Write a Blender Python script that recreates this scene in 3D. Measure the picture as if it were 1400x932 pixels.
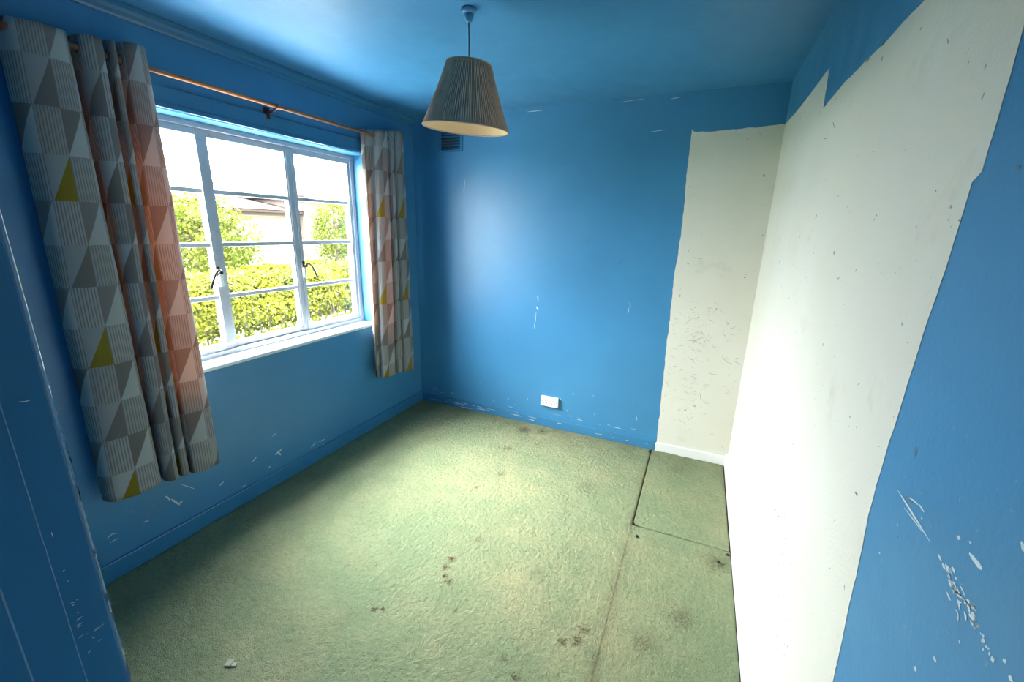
import bpy, bmesh, math, random
import numpy as np
from mathutils import Vector, Matrix, Euler, noise

for o in list(bpy.data.objects):
    bpy.data.objects.remove(o)
S = bpy.context.scene
COL = S.collection
random.seed(7)
rng = np.random.default_rng(7)

# ------------------------------------------------------------------ camera
F_PX = 572.98
CAM_LOC = Vector((2.2525, 0.0, 1.569))
CAM_ROT = Euler((1.309932, -0.022858, 0.421361), 'XYZ')
W, D, H = 2.588, 3.035, 2.40          # right wall x, back wall y, ceiling z
cam_d = bpy.data.cameras.new('camera')
cam_d.sensor_width = 36.0
cam_d.lens = 36.0 * F_PX / 1400.0
cam_d.clip_start = 0.01
cam = bpy.data.objects.new('camera', cam_d)
cam.location = CAM_LOC
cam.rotation_euler = CAM_ROT
COL.objects.link(cam)
S.camera = cam

# ------------------------------------------------------------------ sky, exposure
SKY = 1.0
w = bpy.data.worlds.new('overcast_sky')
S.world = w
w.use_nodes = True
bg = w.node_tree.nodes['Background']
bg.inputs[0].default_value = (0.95, 0.98, 1.0, 1)
# overcast sky: about three times brighter overhead than at the horizon
wn, wl = w.node_tree.nodes, w.node_tree.links
tc = wn.new('ShaderNodeTexCoord')
sx = wn.new('ShaderNodeSeparateXYZ')
mr = wn.new('ShaderNodeMapRange')
mr.inputs['From Min'].default_value = 0.0
mr.inputs['From Max'].default_value = 1.0
mr.inputs['To Min'].default_value = 0.6 * SKY
mr.inputs['To Max'].default_value = 1.8 * SKY
wl.new(tc.outputs['Generated'], sx.inputs[0])
wl.new(sx.outputs['Z'], mr.inputs['Value'])
wl.new(mr.outputs[0], bg.inputs[1])
S.view_settings.view_transform = 'Standard'
S.view_settings.look = 'None'
S.view_settings.gamma = 1.0
S.view_settings.use_curve_mapping = False
S.view_settings.exposure = 5.75
S.cycles.diffuse_bounces = 5
S.cycles.max_bounces = 16
# sun veiled by thin cloud: a broad soft source high over the garden
sd_ = bpy.data.lights.new('veiled_sun', 'SUN')
sd_.energy = 0.55
sd_.angle = math.radians(42)
sd_.color = (1.0, 0.96, 0.88)
so = bpy.data.objects.new('veiled_sun', sd_)
so.location = (-6, -1, 8)
so.rotation_euler = Vector((0.66, 0.13, -0.74)).to_track_quat('-Z', 'Y').to_euler()
COL.objects.link(so)
# sampling portal of the window opening (gives off no light of its own)
pl = bpy.data.lights.new('window_portal', 'AREA')
pl.shape = 'RECTANGLE'
pl.size = 1.20
pl.size_y = 1.405
pl.cycles.is_portal = True
po = bpy.data.objects.new('window_portal', pl)
po.location = (-0.20, 1.7625, 1.44)
po.rotation_euler = (0, -math.pi / 2, 0)
COL.objects.link(po)


# ------------------------------------------------------------------ helpers
def at(axis, val, u, v):
    """the point of the plane axis=val that a spot of the photograph shows"""
    d = CAM_ROT.to_matrix() @ Vector(((u - 700) / F_PX, -(v - 466) / F_PX, -1))
    t = (val - CAM_LOC[axis]) / d[axis]
    return CAM_LOC + d * t


def obj(name, bm, mat, parent=None, smooth=False, loc=None):
    me = bpy.data.meshes.new(name)
    if isinstance(bm, bmesh.types.BMesh):
        bmesh.ops.recalc_face_normals(bm, faces=bm.faces)
        bm.to_mesh(me)
        bm.free()
    else:
        me.from_pydata(*bm)
    if smooth:
        me.shade_smooth()
    o = bpy.data.objects.new(name, me)
    if mat is not None:
        me.materials.append(mat)
    COL.objects.link(o)
    if loc is not None:
        o.location = loc
    if parent is not None:
        o.parent = parent
    return o


def empty(name, loc=(0, 0, 0), rot=(0, 0, 0)):
    o = bpy.data.objects.new(name, None)
    o.empty_display_size = 0.1
    o.location = loc
    o.rotation_euler = rot
    COL.objects.link(o)
    return o


def tag(o, label=None, cat=None, group=None, kind=None):
    if label:
        o['label'] = label
    if cat:
        o['category'] = cat
    if group:
        o['group'] = group
    if kind:
        o['kind'] = kind
    return o


def box(bm, x0, x1, y0, y1, z0, z1, bevel=0.0, seg=2):
    r = bmesh.ops.create_cube(bm, size=1.0)
    vs = r['verts']
    for v in vs:
        v.co = Vector(((x0 + x1) / 2 + v.co.x * (x1 - x0), (y0 + y1) / 2 + v.co.y * (y1 - y0),
                       (z0 + z1) / 2 + v.co.z * (z1 - z0)))
    if bevel:
        es = list({e for v in vs for e in v.link_edges})
        bmesh.ops.bevel(bm, geom=es, offset=bevel, segments=seg, profile=0.5, affect='EDGES')
    return bm


def B(*a, **k):
    return box(bmesh.new(), *a, **k)


def tube(bm, pts, r, seg=10, caps=True):
    """a round bar through a list of points; r may be a list"""
    pts = [Vector(p) for p in pts]
    n = len(pts)
    rs = r if isinstance(r, (list, tuple)) else [r] * n
    rings = []
    up = None
    for i, p in enumerate(pts):
        t = (pts[min(i + 1, n - 1)] - pts[max(i - 1, 0)]).normalized()
        if up is None:
            up = t.orthogonal().normalized()
        a = (up - t * up.dot(t)).normalized()
        up = a
        b = t.cross(a)
        rings.append([bm.verts.new(p + (a * math.cos(2 * math.pi * k / seg) + b * math.sin(2 * math.pi * k / seg)) * rs[i])
                      for k in range(seg)])
    for i in range(n - 1):
        for k in range(seg):
            bm.faces.new((rings[i][k], rings[i][(k + 1) % seg], rings[i + 1][(k + 1) % seg], rings[i + 1][k]))
    if caps:
        bm.faces.new(rings[0][::-1])
        bm.faces.new(rings[-1])
    return bm


def lathe(bm, prof, seg=32, center=(0, 0, 0), cap=True):
    """turn a (radius, z) outline about the z axis"""
    c = Vector(center)
    rings = [[bm.verts.new(c + Vector((r * math.cos(2 * math.pi * k / seg), r * math.sin(2 * math.pi * k / seg), z)))
              for k in range(seg)] for r, z in prof]
    for i in range(len(rings) - 1):
        for k in range(seg):
            bm.faces.new((rings[i][k], rings[i][(k + 1) % seg], rings[i + 1][(k + 1) % seg], rings[i + 1][k]))
    if cap:
        bm.faces.new(rings[0])
        bm.faces.new(rings[-1])
    return bm


# ------------------------------------------------------------------ node helpers
class N:
    """a shader value that can be added, multiplied and compared"""
    def __init__(s, nt, sock):
        s.nt, s.k = nt, sock

    def _op(s, op, *o, clamp=False):
        n = s.nt.nodes.new('ShaderNodeMath')
        n.operation = op
        n.use_clamp = clamp
        for i, x in enumerate((s,) + o):
            if isinstance(x, N):
                s.nt.links.new(x.k, n.inputs[i])
            else:
                n.inputs[i].default_value = x
        return N(s.nt, n.outputs[0])

    def __add__(s, o): return s._op('ADD', o)
    def __sub__(s, o): return s._op('SUBTRACT', o)
    def __mul__(s, o): return s._op('MULTIPLY', o)
    def __truediv__(s, o): return s._op('DIVIDE', o)
    def lt(s, o): return s._op('LESS_THAN', o)
    def gt(s, o): return s._op('GREATER_THAN', o)
    def floor(s): return s._op('FLOOR')
    def fract(s): return s._op('FRACT')
    def mod(s, o): return s._op('FLOORED_MODULO', o)
    def inv(s): return (s * -1.0) + 1.0
    def mx(s, o): return s._op('MAXIMUM', o)
    def mn(s, o): return s._op('MINIMUM', o)
    def pw(s, o): return s._op('POWER', o)
    def clamp(s): return s._op('ADD', 0.0, clamp=True)


class Mat:
    def __init__(s, name, base=(0.8, 0.8, 0.8), rough=0.5, spec=0.5, metal=0.0):
        s.m = bpy.data.materials.new(name)
        s.m.use_nodes = True
        s.nt = s.m.node_tree
        s.b = s.nt.nodes['Principled BSDF']
        s.out = s.nt.nodes['Material Output']
        s.b.inputs['Base Color'].default_value = (*base, 1)
        s.b.inputs['Roughness'].default_value = rough
        s.b.inputs['Metallic'].default_value = metal
        s.b.inputs['Specular IOR Level'].default_value = spec
        s.m.diffuse_color = (*base, 1)

    def new(s, t): return s.nt.nodes.new(t)

    def coord(s, which='Object'):
        return s.new('ShaderNodeTexCoord').outputs[which]

    def geo_pos(s):
        return s.new('ShaderNodeNewGeometry').outputs['Position']

    def noise(s, vec, scale, detail=4, rough=0.55, dist=0.0):
        n = s.new('ShaderNodeTexNoise')
        s.nt.links.new(vec, n.inputs['Vector'])
        n.inputs['Scale'].default_value = scale
        n.inputs['Detail'].default_value = detail
        n.inputs['Roughness'].default_value = rough
        n.inputs['Distortion'].default_value = dist
        return N(s.nt, n.outputs[0])

    def ramp(s, val, a, b, lo=0.0, hi=1.0):
        n = s.new('ShaderNodeMapRange')
        n.inputs['From Min'].default_value = a
        n.inputs['From Max'].default_value = b
        n.inputs['To Min'].default_value = lo
        n.inputs['To Max'].default_value = hi
        s.nt.links.new(val.k, n.inputs['Value'])
        return N(s.nt, n.outputs[0])

    def mix(s, fac, a, b):
        n = s.new('ShaderNodeMix')
        n.data_type = 'RGBA'
        if isinstance(fac, N):
            s.nt.links.new(fac.k, n.inputs['Factor'])
        else:
            n.inputs['Factor'].default_value = fac
        for x, i in ((a, 6), (b, 7)):
            if isinstance(x, tuple):
                n.inputs[i].default_value = (*x, 1)
            else:
                s.nt.links.new(x, n.inputs[i])
        return n.outputs[2]

    def base(s, sock): s.nt.links.new(sock, s.b.inputs['Base Color'])

    def rough(s, v): s.nt.links.new(v.k, s.b.inputs['Roughness'])

    def bump(s, h, strength=0.3, dist=0.01):
        n = s.new('ShaderNodeBump')
        n.inputs['Strength'].default_value = strength
        n.inputs['Distance'].default_value = dist
        s.nt.links.new(h.k, n.inputs['Height'])
        s.nt.links.new(n.outputs[0], s.b.inputs['Normal'])

    def xyz(s, vec):
        n = s.new('ShaderNodeSeparateXYZ')
        s.nt.links.new(vec, n.inputs[0])
        return [N(s.nt, n.outputs[i]) for i in range(3)]


BLUE = (0.054, 0.232, 0.445)


def blue_paint(name, base=BLUE, rough=0.36, orange_peel=0.10):
    M = Mat(name, base, rough, 0.5)
    p = M.geo_pos()
    n1 = M.noise(p, 1.6, 3)
    n2 = M.noise(p, 9.0, 5, 0.6)
    c = M.mix(M.ramp(n1, 0.3, 0.7), tuple(x * 0.93 for x in base), tuple(min(1, x * 1.07) for x in base))
    grime = M.ramp(n2, 0.66, 0.80, 0, 0.35)
    M.base(M.mix(grime, c, (base[0] * 0.6, base[1] * 0.62, base[2] * 0.62)))
    M.rough(M.ramp(n2, 0.2, 0.8, rough - 0.05, rough + 0.09))
    f = M.noise(p, 90, 3)
    M.bump(f + n2 * 1.5, orange_peel, 0.006)
    return M.m


m_blue = blue_paint('blue_satin_wall_paint')
m_blue_ceiling = blue_paint('blue_ceiling_paint', rough=0.40)
m_blue_trim = blue_paint('blue_gloss_trim_paint', (0.048, 0.205, 0.385), 0.17, 0.05)


def plaster(name, base):
    M = Mat(name, base, 0.75, 0.25)
    p = M.geo_pos()
    n1 = M.noise(p, 1.3, 4, 0.6)
    n2 = M.noise(p, 6.0, 6, 0.65)
    n3 = M.noise(p, 130, 2)
    c = M.mix(M.ramp(n1, 0.35, 0.7), base, tuple(x * y for x, y in zip(base, (0.93, 0.92, 0.88))))
    c = M.mix(M.ramp(n2, 0.60, 0.82, 0, 0.45), c, (0.42, 0.38, 0.31))
    speck = M.ramp(M.noise(p, 38, 2), 0.72, 0.76, 0, 0.8)
    c = M.mix(speck, c, (0.25, 0.22, 0.18))
    M.base(c)
    M.bump(n2 * 1.4 + n3 * 0.6, 0.22, 0.006)
    return M.m


m_plaster = plaster('bare_cream_plaster', (0.72, 0.70, 0.62))
m_white = Mat('white_gloss_paint', (0.80, 0.80, 0.78), 0.35).m
m_sill = Mat('pale_blue_white_sill_paint', (0.74, 0.79, 0.83), 0.3).m


def metal_paint():
    M = Mat('worn_white_window_paint', (0.66, 0.69, 0.73), 0.4)
    p = M.geo_pos()
    n = M.noise(p, 45, 5, 0.65)
    M.base(M.mix(M.ramp(n, 0.60, 0.72, 0, 0.7), (0.44, 0.46, 0.50), (0.22, 0.22, 0.23)))
    M.bump(n, 0.3, 0.003)
    return M.m


m_frame = metal_paint()
m_iron = Mat('dark_bronze_metal', (0.03, 0.026, 0.022), 0.42, metal=0.6).m
m_lock = Mat('white_plastic', (0.82, 0.82, 0.80), 0.35).m
m_dark = Mat('black_void', (0.01, 0.01, 0.01), 0.8).m
m_chip = Mat('pale_chipped_plaster', (0.62, 0.70, 0.72), 0.8).m
m_chip_soft = Mat('faint_blue_grey_scrape', (0.20, 0.36, 0.48), 0.7).m
m_scuff = Mat('dark_grey_scuff', (0.22, 0.20, 0.17), 0.8).m


def copper():
    M = Mat('copper_curtain_pole', (0.52, 0.22, 0.11), 0.30, metal=0.55)
    n = M.noise(M.geo_pos(), 40, 3)
    M.rough(M.ramp(n, 0.2, 0.8, 0.24, 0.38))
    return M.m


m_copper = copper()
m_finial = Mat('dark_red_brown_finial', (0.10, 0.025, 0.02), 0.35).m


def glass():
    M = Mat('window_glass')
    nt = M.nt
    nt.nodes.remove(M.b)
    tr = M.new('ShaderNodeBsdfTransparent')
    tr.inputs[0].default_value = (0.97, 0.985, 0.98, 1)
    gl = M.new('ShaderNodeBsdfGlossy')
    gl.inputs['Roughness'].default_value = 0.02
    lw = M.new('ShaderNodeLayerWeight')
    fac = (N(nt, lw.outputs['Facing']).pw(5.0) * 0.9 + 0.03).clamp()
    mx = M.new('ShaderNodeMixShader')
    nt.links.new(fac.k, mx.inputs[0])
    nt.links.new(tr.outputs[0], mx.inputs[1])
    nt.links.new(gl.outputs[0], mx.inputs[2])
    nt.links.new(mx.outputs[0], M.out.inputs[0])
    return M.m


m_glass = glass()

# ------------------------------------------------------------------ the room
WT = 0.19                                     # thickness of the outer wall
WY0, WY1, WZ0, WZ1 = 1.06, 2.465, 0.825, 2.045   # window opening
NY0, NY1 = 0.04, 0.165                        # near wall (with the doorway)
DX0, DX1, DZ = 1.665, 2.45, 2.02              # doorway
HY = -1.25                                    # far end of the hall behind

# floor boards under the carpet
bm = bmesh.new()
box(bm, -0.02, W + 0.02, HY, D + 0.02, -0.12, -0.012)
floor = obj('floor', bm, Mat('old_floor_boards', (0.10, 0.07, 0.045), 0.8).m)
tag(floor, 'dark boarded floor beneath the green carpet', kind='structure')

bm = B(-0.02, W + 0.02, HY, D + 0.02, H, H + 0.15)
ceil = tag(obj('ceiling', bm, m_blue_ceiling), 'glossy blue painted ceiling', kind='structure')

bm = bmesh.new()                               # window wall as a ring of four blocks around the opening
box(bm, -WT, 0, HY, WY0, -0.4, H + 0.15)
box(bm, -WT, 0, WY1, D + 0.2, -0.4, H + 0.15)
box(bm, -WT, 0, WY0, WY1, -0.4, WZ0)
box(bm, -WT, 0, WY0, WY1, WZ1, H + 0.15)
wall_left = tag(obj('wall_left', bm, m_blue), 'blue painted window wall', kind='structure')

wall_back = tag(obj('wall_back', B(0, W, D, D + 0.15, -0.1, H), m_blue),
                'blue far wall with a bare plaster strip at its right end', kind='structure')
wall_right = tag(obj('wall_right', B(W, W + 0.15, HY, D + 0.15, -0.1, H), m_blue),
                 'blue right wall with a large bare white area', kind='structure')
bm = bmesh.new()
box(bm, 0, DX0 - 0.025, NY0, NY1, -0.012, H)
box(bm, DX1 + 0.025, W, NY0, NY1, -0.012, H)
box(bm, DX0 - 0.025, DX1 + 0.025, NY0, NY1, DZ + 0.025, H)
wall_near = tag(obj('wall_near', bm, m_blue), 'blue wall with the doorway', kind='structure')
tag(obj('wall_hall_end', B(-0.02, W + 0.15, HY - 0.1, HY, -0.1, H), m_white), 'white end wall of the hall', kind='structure')
tag(obj('wall_hall_side', B(0.9, 1.0, HY, NY0, -0.012, H), m_white), 'white side wall of the hall', kind='structure')

# ---- bare plaster patches left by a removed cupboard


def rough_line(pts, step=0.03, amp=0.004, seed=0):
    """a polyline with a torn edge"""
    out = []
    for i in range(len(pts) - 1):
        a, b = Vector((*pts[i], 0)), Vector((*pts[i + 1], 0))
        n = max(1, int((b - a).length / step))
        t = (b - a).normalized()
        pn = Vector((-t.y, t.x, 0))
        for k in range(n):
            q = a + (b - a) * k / n
            if k:
                q = q + pn * amp * (noise.noise(Vector((q.x * 17 + seed, q.y * 17, seed * 3.1)))
                                    + 0.7 * noise.noise(Vector((q.x * 60 + seed, q.y * 60, 1.3))))
            out.append((q.x, q.y))
    out.append(pts[-1])
    return out


def slab(outline, to3d, thick):
    """closed outline -> thin solid standing proud of its wall; thick is a vector"""
    bm = bmesh.new()
    f = bm.faces.new([bm.verts.new(to3d(*q)) for q in outline])
    r = bmesh.ops.extrude_face_region(bm, geom=[f])
    for v in [g for g in r['geom'] if isinstance(g, bmesh.types.BMVert)]:
        v.co += Vector(thick)
    bmesh.ops.triangulate(bm, faces=bm.faces)
    return bm


e = rough_line([(W - 0.001, 2.185), (2.30, 2.172), (2.20, 2.168), (2.105, 2.176), (2.093, 2.190)], 0.02, 0.006, 1)
e += rough_line([(2.093, 2.190), (2.097, 1.90), (2.106, 1.56), (2.094, 1.30), (2.099, 0.97), (2.106, 0.50), (2.112, 0.05)], 0.02, 0.004, 2)[1:]
e += [(W - 0.001, 0.05)]
bp_ = obj('bare_plaster_strip', slab(e, lambda a, b: Vector((a, D - 0.0008, b)), (0, 0.002, 0)), m_plaster, wall_back)
bp_['label'] = 'bare off-white plaster strip with dark scuffs'
e = [(D - 0.001, 2.185)] + rough_line([(D - 0.002, 2.183), (2.70, 2.166), (2.35, 2.160), (2.047, 2.163)], 0.05, 0.002, 3)
e += [(2.018, 2.022)]
e += rough_line([(2.018, 2.022), (1.75, 2.034), (1.44, 2.024), (1.2, 2.022), (0.826, 2.02)], 0.03, 0.004, 4)[1:]
e += rough_line([(0.826, 2.02), (0.824, 1.66)], 0.03, 0.002, 6)[1:]
e += rough_line([(0.842, 1.648), (0.845, 1.55), (0.858, 1.40), (0.866, 1.25), (0.869, 1.10), (0.848, 0.92), (0.826, 0.74), (0.82, 0.40), (0.82, 0.075)], 0.02, 0.0035, 5)
e += [(D - 0.001, 0.075)]
br_ = obj('bare_plaster_area', slab(e, lambda a, b: Vector((W - 0.0008, a, b)), (0.002, 0, 0)), m_plaster, wall_right)
br_['label'] = 'large bare white plaster area'

# ---- skirting boards
m_skirt = m_blue_trim


def skirting(name, label, bm, mat):
    return tag(obj(name, bm, mat), label, kind='structure')


skirting('baseboard_left', 'blue skirting board below the window wall', B(0, 0.014, NY1, D, -0.01, 0.085, bevel=0.004), m_skirt)
skirting('baseboard_back', 'blue skirting board along the far wall', B(0.014, 2.105, D - 0.014, D, -0.01, 0.072, bevel=0.004), m_skirt)
skirting('baseboard_corner', 'white skirting board below the bare plaster strip',
         B(2.105, W - 0.012, D - 0.014, D, -0.01, 0.062, bevel=0.004), m_white)
skirting('baseboard_right', 'white skirting board along the right wall', B(W - 0.014, W, 0.83, D, -0.01, 0.085, bevel=0.004), m_white)
skirting('baseboard_right_near', 'blue skirting board below the blue end of the right wall',
         B(W - 0.014, W, NY1, 0.83, -0.01, 0.085, bevel=0.004), m_skirt)

# ---- small cove strip where the window wall meets the ceiling
bm = bmesh.new()
prof = [(0.0, H - 0.052), (0.010, H - 0.052), (0.014, H - 0.044), (0.018, H - 0.030), (0.026, H - 0.018), (0.034, H - 0.014), (0.036, H - 0.006), (0.036, H), (0, H)]
r0 = [bm.verts.new((x, NY1, z)) for x, z in prof]
r1 = [bm.verts.new((x, D, z)) for x, z in prof]
for i in range(len(prof)):
    j = (i + 1) % len(prof)
    bm.faces.new((r0[i], r0[j], r1[j], r1[i]))
bm.faces.new(r0)
bm.faces.new(r1[::-1])
tag(obj('trim_1', bm, m_blue_trim), 'thin blue cove strip along the ceiling above the window', kind='structure')

# ---- board over the window
bm = bmesh.new()
box(bm, 0, 0.020, 0.80, 2.62, 2.066, 2.136, bevel=0.003)
tr2 = tag(obj('trim_2', bm, m_blue_trim), 'blue painted board above the window opening', kind='structure')
obj('lower_bead', B(0, 0.027, 0.80, 2.62, 2.046, 2.067, bevel=0.004), m_blue_trim, tr2)

# ------------------------------------------------------------------ door frame at the near left
df = tag(empty('door_1', (DX0, (NY0 + NY1) / 2, 0)), 'blue chipped door frame in the foreground', kind='structure')


def under(parent, o):
    o.parent = parent
    o.matrix_parent_inverse = Matrix.Translation(-parent.location)
    return o


LY = 0.139
for sgn, x in ((1, DX0), (-1, DX1)):
    def bx(name, x0, x1, y0, y1, z0, z1, bev):
        a, b = x + sgn * x0, x + sgn * x1
        under(df, obj(name, B(min(a, b), max(a, b), y0, y1, z0, z1, bevel=bev, seg=3), m_blue_trim))
    bx('lining', -0.025, 0.0012, NY0, LY, -0.012, DZ, 0.0012)
    bx('door_stop', 0.0012, 0.007, NY0 + 0.02, 0.103, -0.012, DZ - 0.01, 0.002)
    bm = B(min(x, x - sgn * 0.075), max(x, x - sgn * 0.075), LY, 0.175, -0.012, DZ + 0.07)
    bmesh.ops.bevel(bm, geom=[e_ for e_ in bm.edges if all(abs(v.co.y - 0.175) < 1e-5 for v in e_.verts) and abs(e_.verts[0].co.x - e_.verts[1].co.x) < 1e-5],
                    offset=0.006, segments=5, profile=0.5, affect='EDGES')
    under(df, obj('architrave', bm, m_blue_trim))
under(df, obj('lining_head', B(DX0, DX1, NY0, LY, DZ, DZ + 0.025), m_blue_trim))
under(df, obj('architrave_head', B(DX0 - 0.075, DX1 + 0.075, LY, 0.175, DZ, DZ + 0.07, bevel=0.0035), m_blue_trim))

# ------------------------------------------------------------------ window (steel casements in a deep reveal)
win = tag(empty('window_1', (-0.14, 1.70, WZ0)), 'white steel casement window with twelve panes', kind='structure')
FX0, FX1 = -0.165, -0.125                    # frame depth


def wpart(name, bm, mat, parent=win, smooth=False):
    o = obj(name, bm, mat, smooth=smooth)
    o.parent = parent
    base = win.location if parent is win else None
    o.matrix_parent_inverse = Matrix.Translation(-win.location)
    return o


FB, FT, FL, FR = 0.850, 2.030, 1.075, 2.455
# wooden sub frame
wpart('frame_head', B(-0.175, -0.105, FL - 0.015, FR + 0.01, FT - 0.012, WZ1, bevel=0.003), m_frame)
wpart('frame_foot', B(-0.175, -0.105, FL - 0.015, FR + 0.01, FB - 0.005, FB + 0.030, bevel=0.003), m_frame)
wpart('frame_jamb', B(-0.175, -0.105, FL - 0.015, FL + 0.02, FB + 0.03, FT - 0.012, bevel=0.003), m_frame)
wpart('frame_jamb', B(-0.175, -0.105, FR - 0.022, FR + 0.01, FB + 0.03, FT - 0.012, bevel=0.003), m_frame)
MY = (1.457, 1.945)
for y in MY:
    wpart('mullion', B(FX0, FX1 + 0.004, y - 0.016, y + 0.016, FB + 0.03, FT - 0.012, bevel=0.003), m_frame)
GZ = (0.912, 1.172, 1.452, 1.722, 1.985)
lights = ((FL + 0.02, MY[0] - 0.016, True), (MY[0] + 0.016, MY[1] - 0.016, False), (MY[1] + 0.016, FR - 0.022, True))
for y0, y1, opens in lights:
    z0, z1 = FB + 0.03, FT - 0.012
    s = 0.021 if opens else 0.009
    xf = FX1 + (0.010 if opens else 0.0)
    bm = bmesh.new()
    box(bm, FX0 + 0.004, xf, y0, y0 + s, z0, z1, bevel=0.002)
    box(bm, FX0 + 0.004, xf, y1 - s, y1, z0, z1, bevel=0.002)
    box(bm, FX0 + 0.004, xf, y0 + s, y1 - s, z0, GZ[0], bevel=0.002)
    box(bm, FX0 + 0.004, xf, y0 + s, y1 - s, GZ[4], z1, bevel=0.002)
    c = obj('casement' if opens else 'fixed_light', bm, m_frame)
    c.parent = win
    c.matrix_parent_inverse = Matrix.Translation(-win.location)

    def sub(name, bm, mat, smooth=False):
        o = obj(name, bm, mat, smooth=smooth)
        o.parent = c
        o.matrix_parent_inverse = (Matrix.Translation(-win.location)).copy()
        o.matrix_parent_inverse = Matrix.Identity(4)
        return o
    gb = []
    for k in range(4):
        za = GZ[k] + (0.009 if k else 0)
        zb = GZ[k + 1] - (0.009 if k < 3 else 0)
        gb.append(sub('pane', B(-0.1475, -0.1435, y0 + s - 0.002, y1 - s + 0.002, za - 0.002, zb + 0.002), m_glass))
        if k:
            sub('glazing_bar', B(-0.158, -0.128, y0 + s - 0.001, y1 - s + 0.001, GZ[k] - 0.0115, GZ[k] + 0.0115, bevel=0.003), m_frame)
    if opens:
        hs = -1 if y0 < 1.4 else 1             # the lever points away from the mullion
        yh = (y1 - s / 2) if hs < 0 else (y0 + s / 2)
        zh = 1.318
        h = sub('handle', tube(tube(bmesh.new(), [(xf, yh, zh - 0.012), (xf + 0.02, yh, zh - 0.012), (xf + 0.03, yh, zh - 0.01)], 0.009, 10),
                               [(xf + 0.028, yh, zh), (xf + 0.034, yh + hs * 0.018, zh + 0.004), (xf + 0.036, yh + hs * 0.035, zh - 0.012),
                                (xf + 0.036, yh + hs * 0.052, zh - 0.045), (xf + 0.036, yh + hs * 0.068, zh - 0.085)],
                               [0.007, 0.006, 0.0055, 0.006, 0.007], 10), m_iron, True)
        h['label'] = 'dark curved lever handle'
        lk = sub('window_lock', B(xf, xf + 0.018, yh - hs * 0.004 - 0.010, yh - hs * 0.004 + 0.010, zh - 0.085, zh - 0.022, bevel=0.004), m_lock)
        lk['label'] = 'small white window lock'
        sub('handle_plate', B(xf, xf + 0.006, yh - 0.009, yh + 0.009, zh - 0.03, zh + 0.02, bevel=0.002), m_iron)
        ys = (y0 + y1) / 2
        st = tube(bmesh.new(), [(xf + 0.012, ys - 0.10, GZ[0] - 0.012), (xf + 0.014, ys + 0.12, GZ[0] - 0.010),
                                (xf + 0.016, ys + 0.19, GZ[0] + 0.004)], 0.005, 8)
        for q in (-0.05, 0.02, 0.09):
            tube(st, [(xf, ys + q, GZ[0] - 0.014), (xf + 0.022, ys + q, GZ[0] - 0.014)], 0.005, 8)
        sub('casement_stay', st, m_frame, True)
# sill
bm = bmesh.new()
prof = [(-0.175, 0.853), (-0.105, 0.853), (0.004, 0.848), (0.010, 0.843), (0.010, 0.828), (0.006, 0.824), (-0.175, 0.824)]
r0 = [bm.verts.new((x, WY0 + 0.001, z)) for x, z in prof]
r1 = [bm.verts.new((x, WY1 - 0.001, z)) for x, z in prof]
for i in range(len(prof)):
    j = (i + 1) % len(prof)
    bm.faces.new((r0[i], r0[j], r1[j], r1[i]))
bm.faces.new(r0)
bm.faces.new(r1[::-1])
wpart('window_sill', bm, m_sill)
wpart('outer_sill', B(-WT - 0.05, -0.17, WY0 + 0.001, WY1 - 0.001, 0.800, 0.845), m_white)

# ------------------------------------------------------------------ carpet


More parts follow.
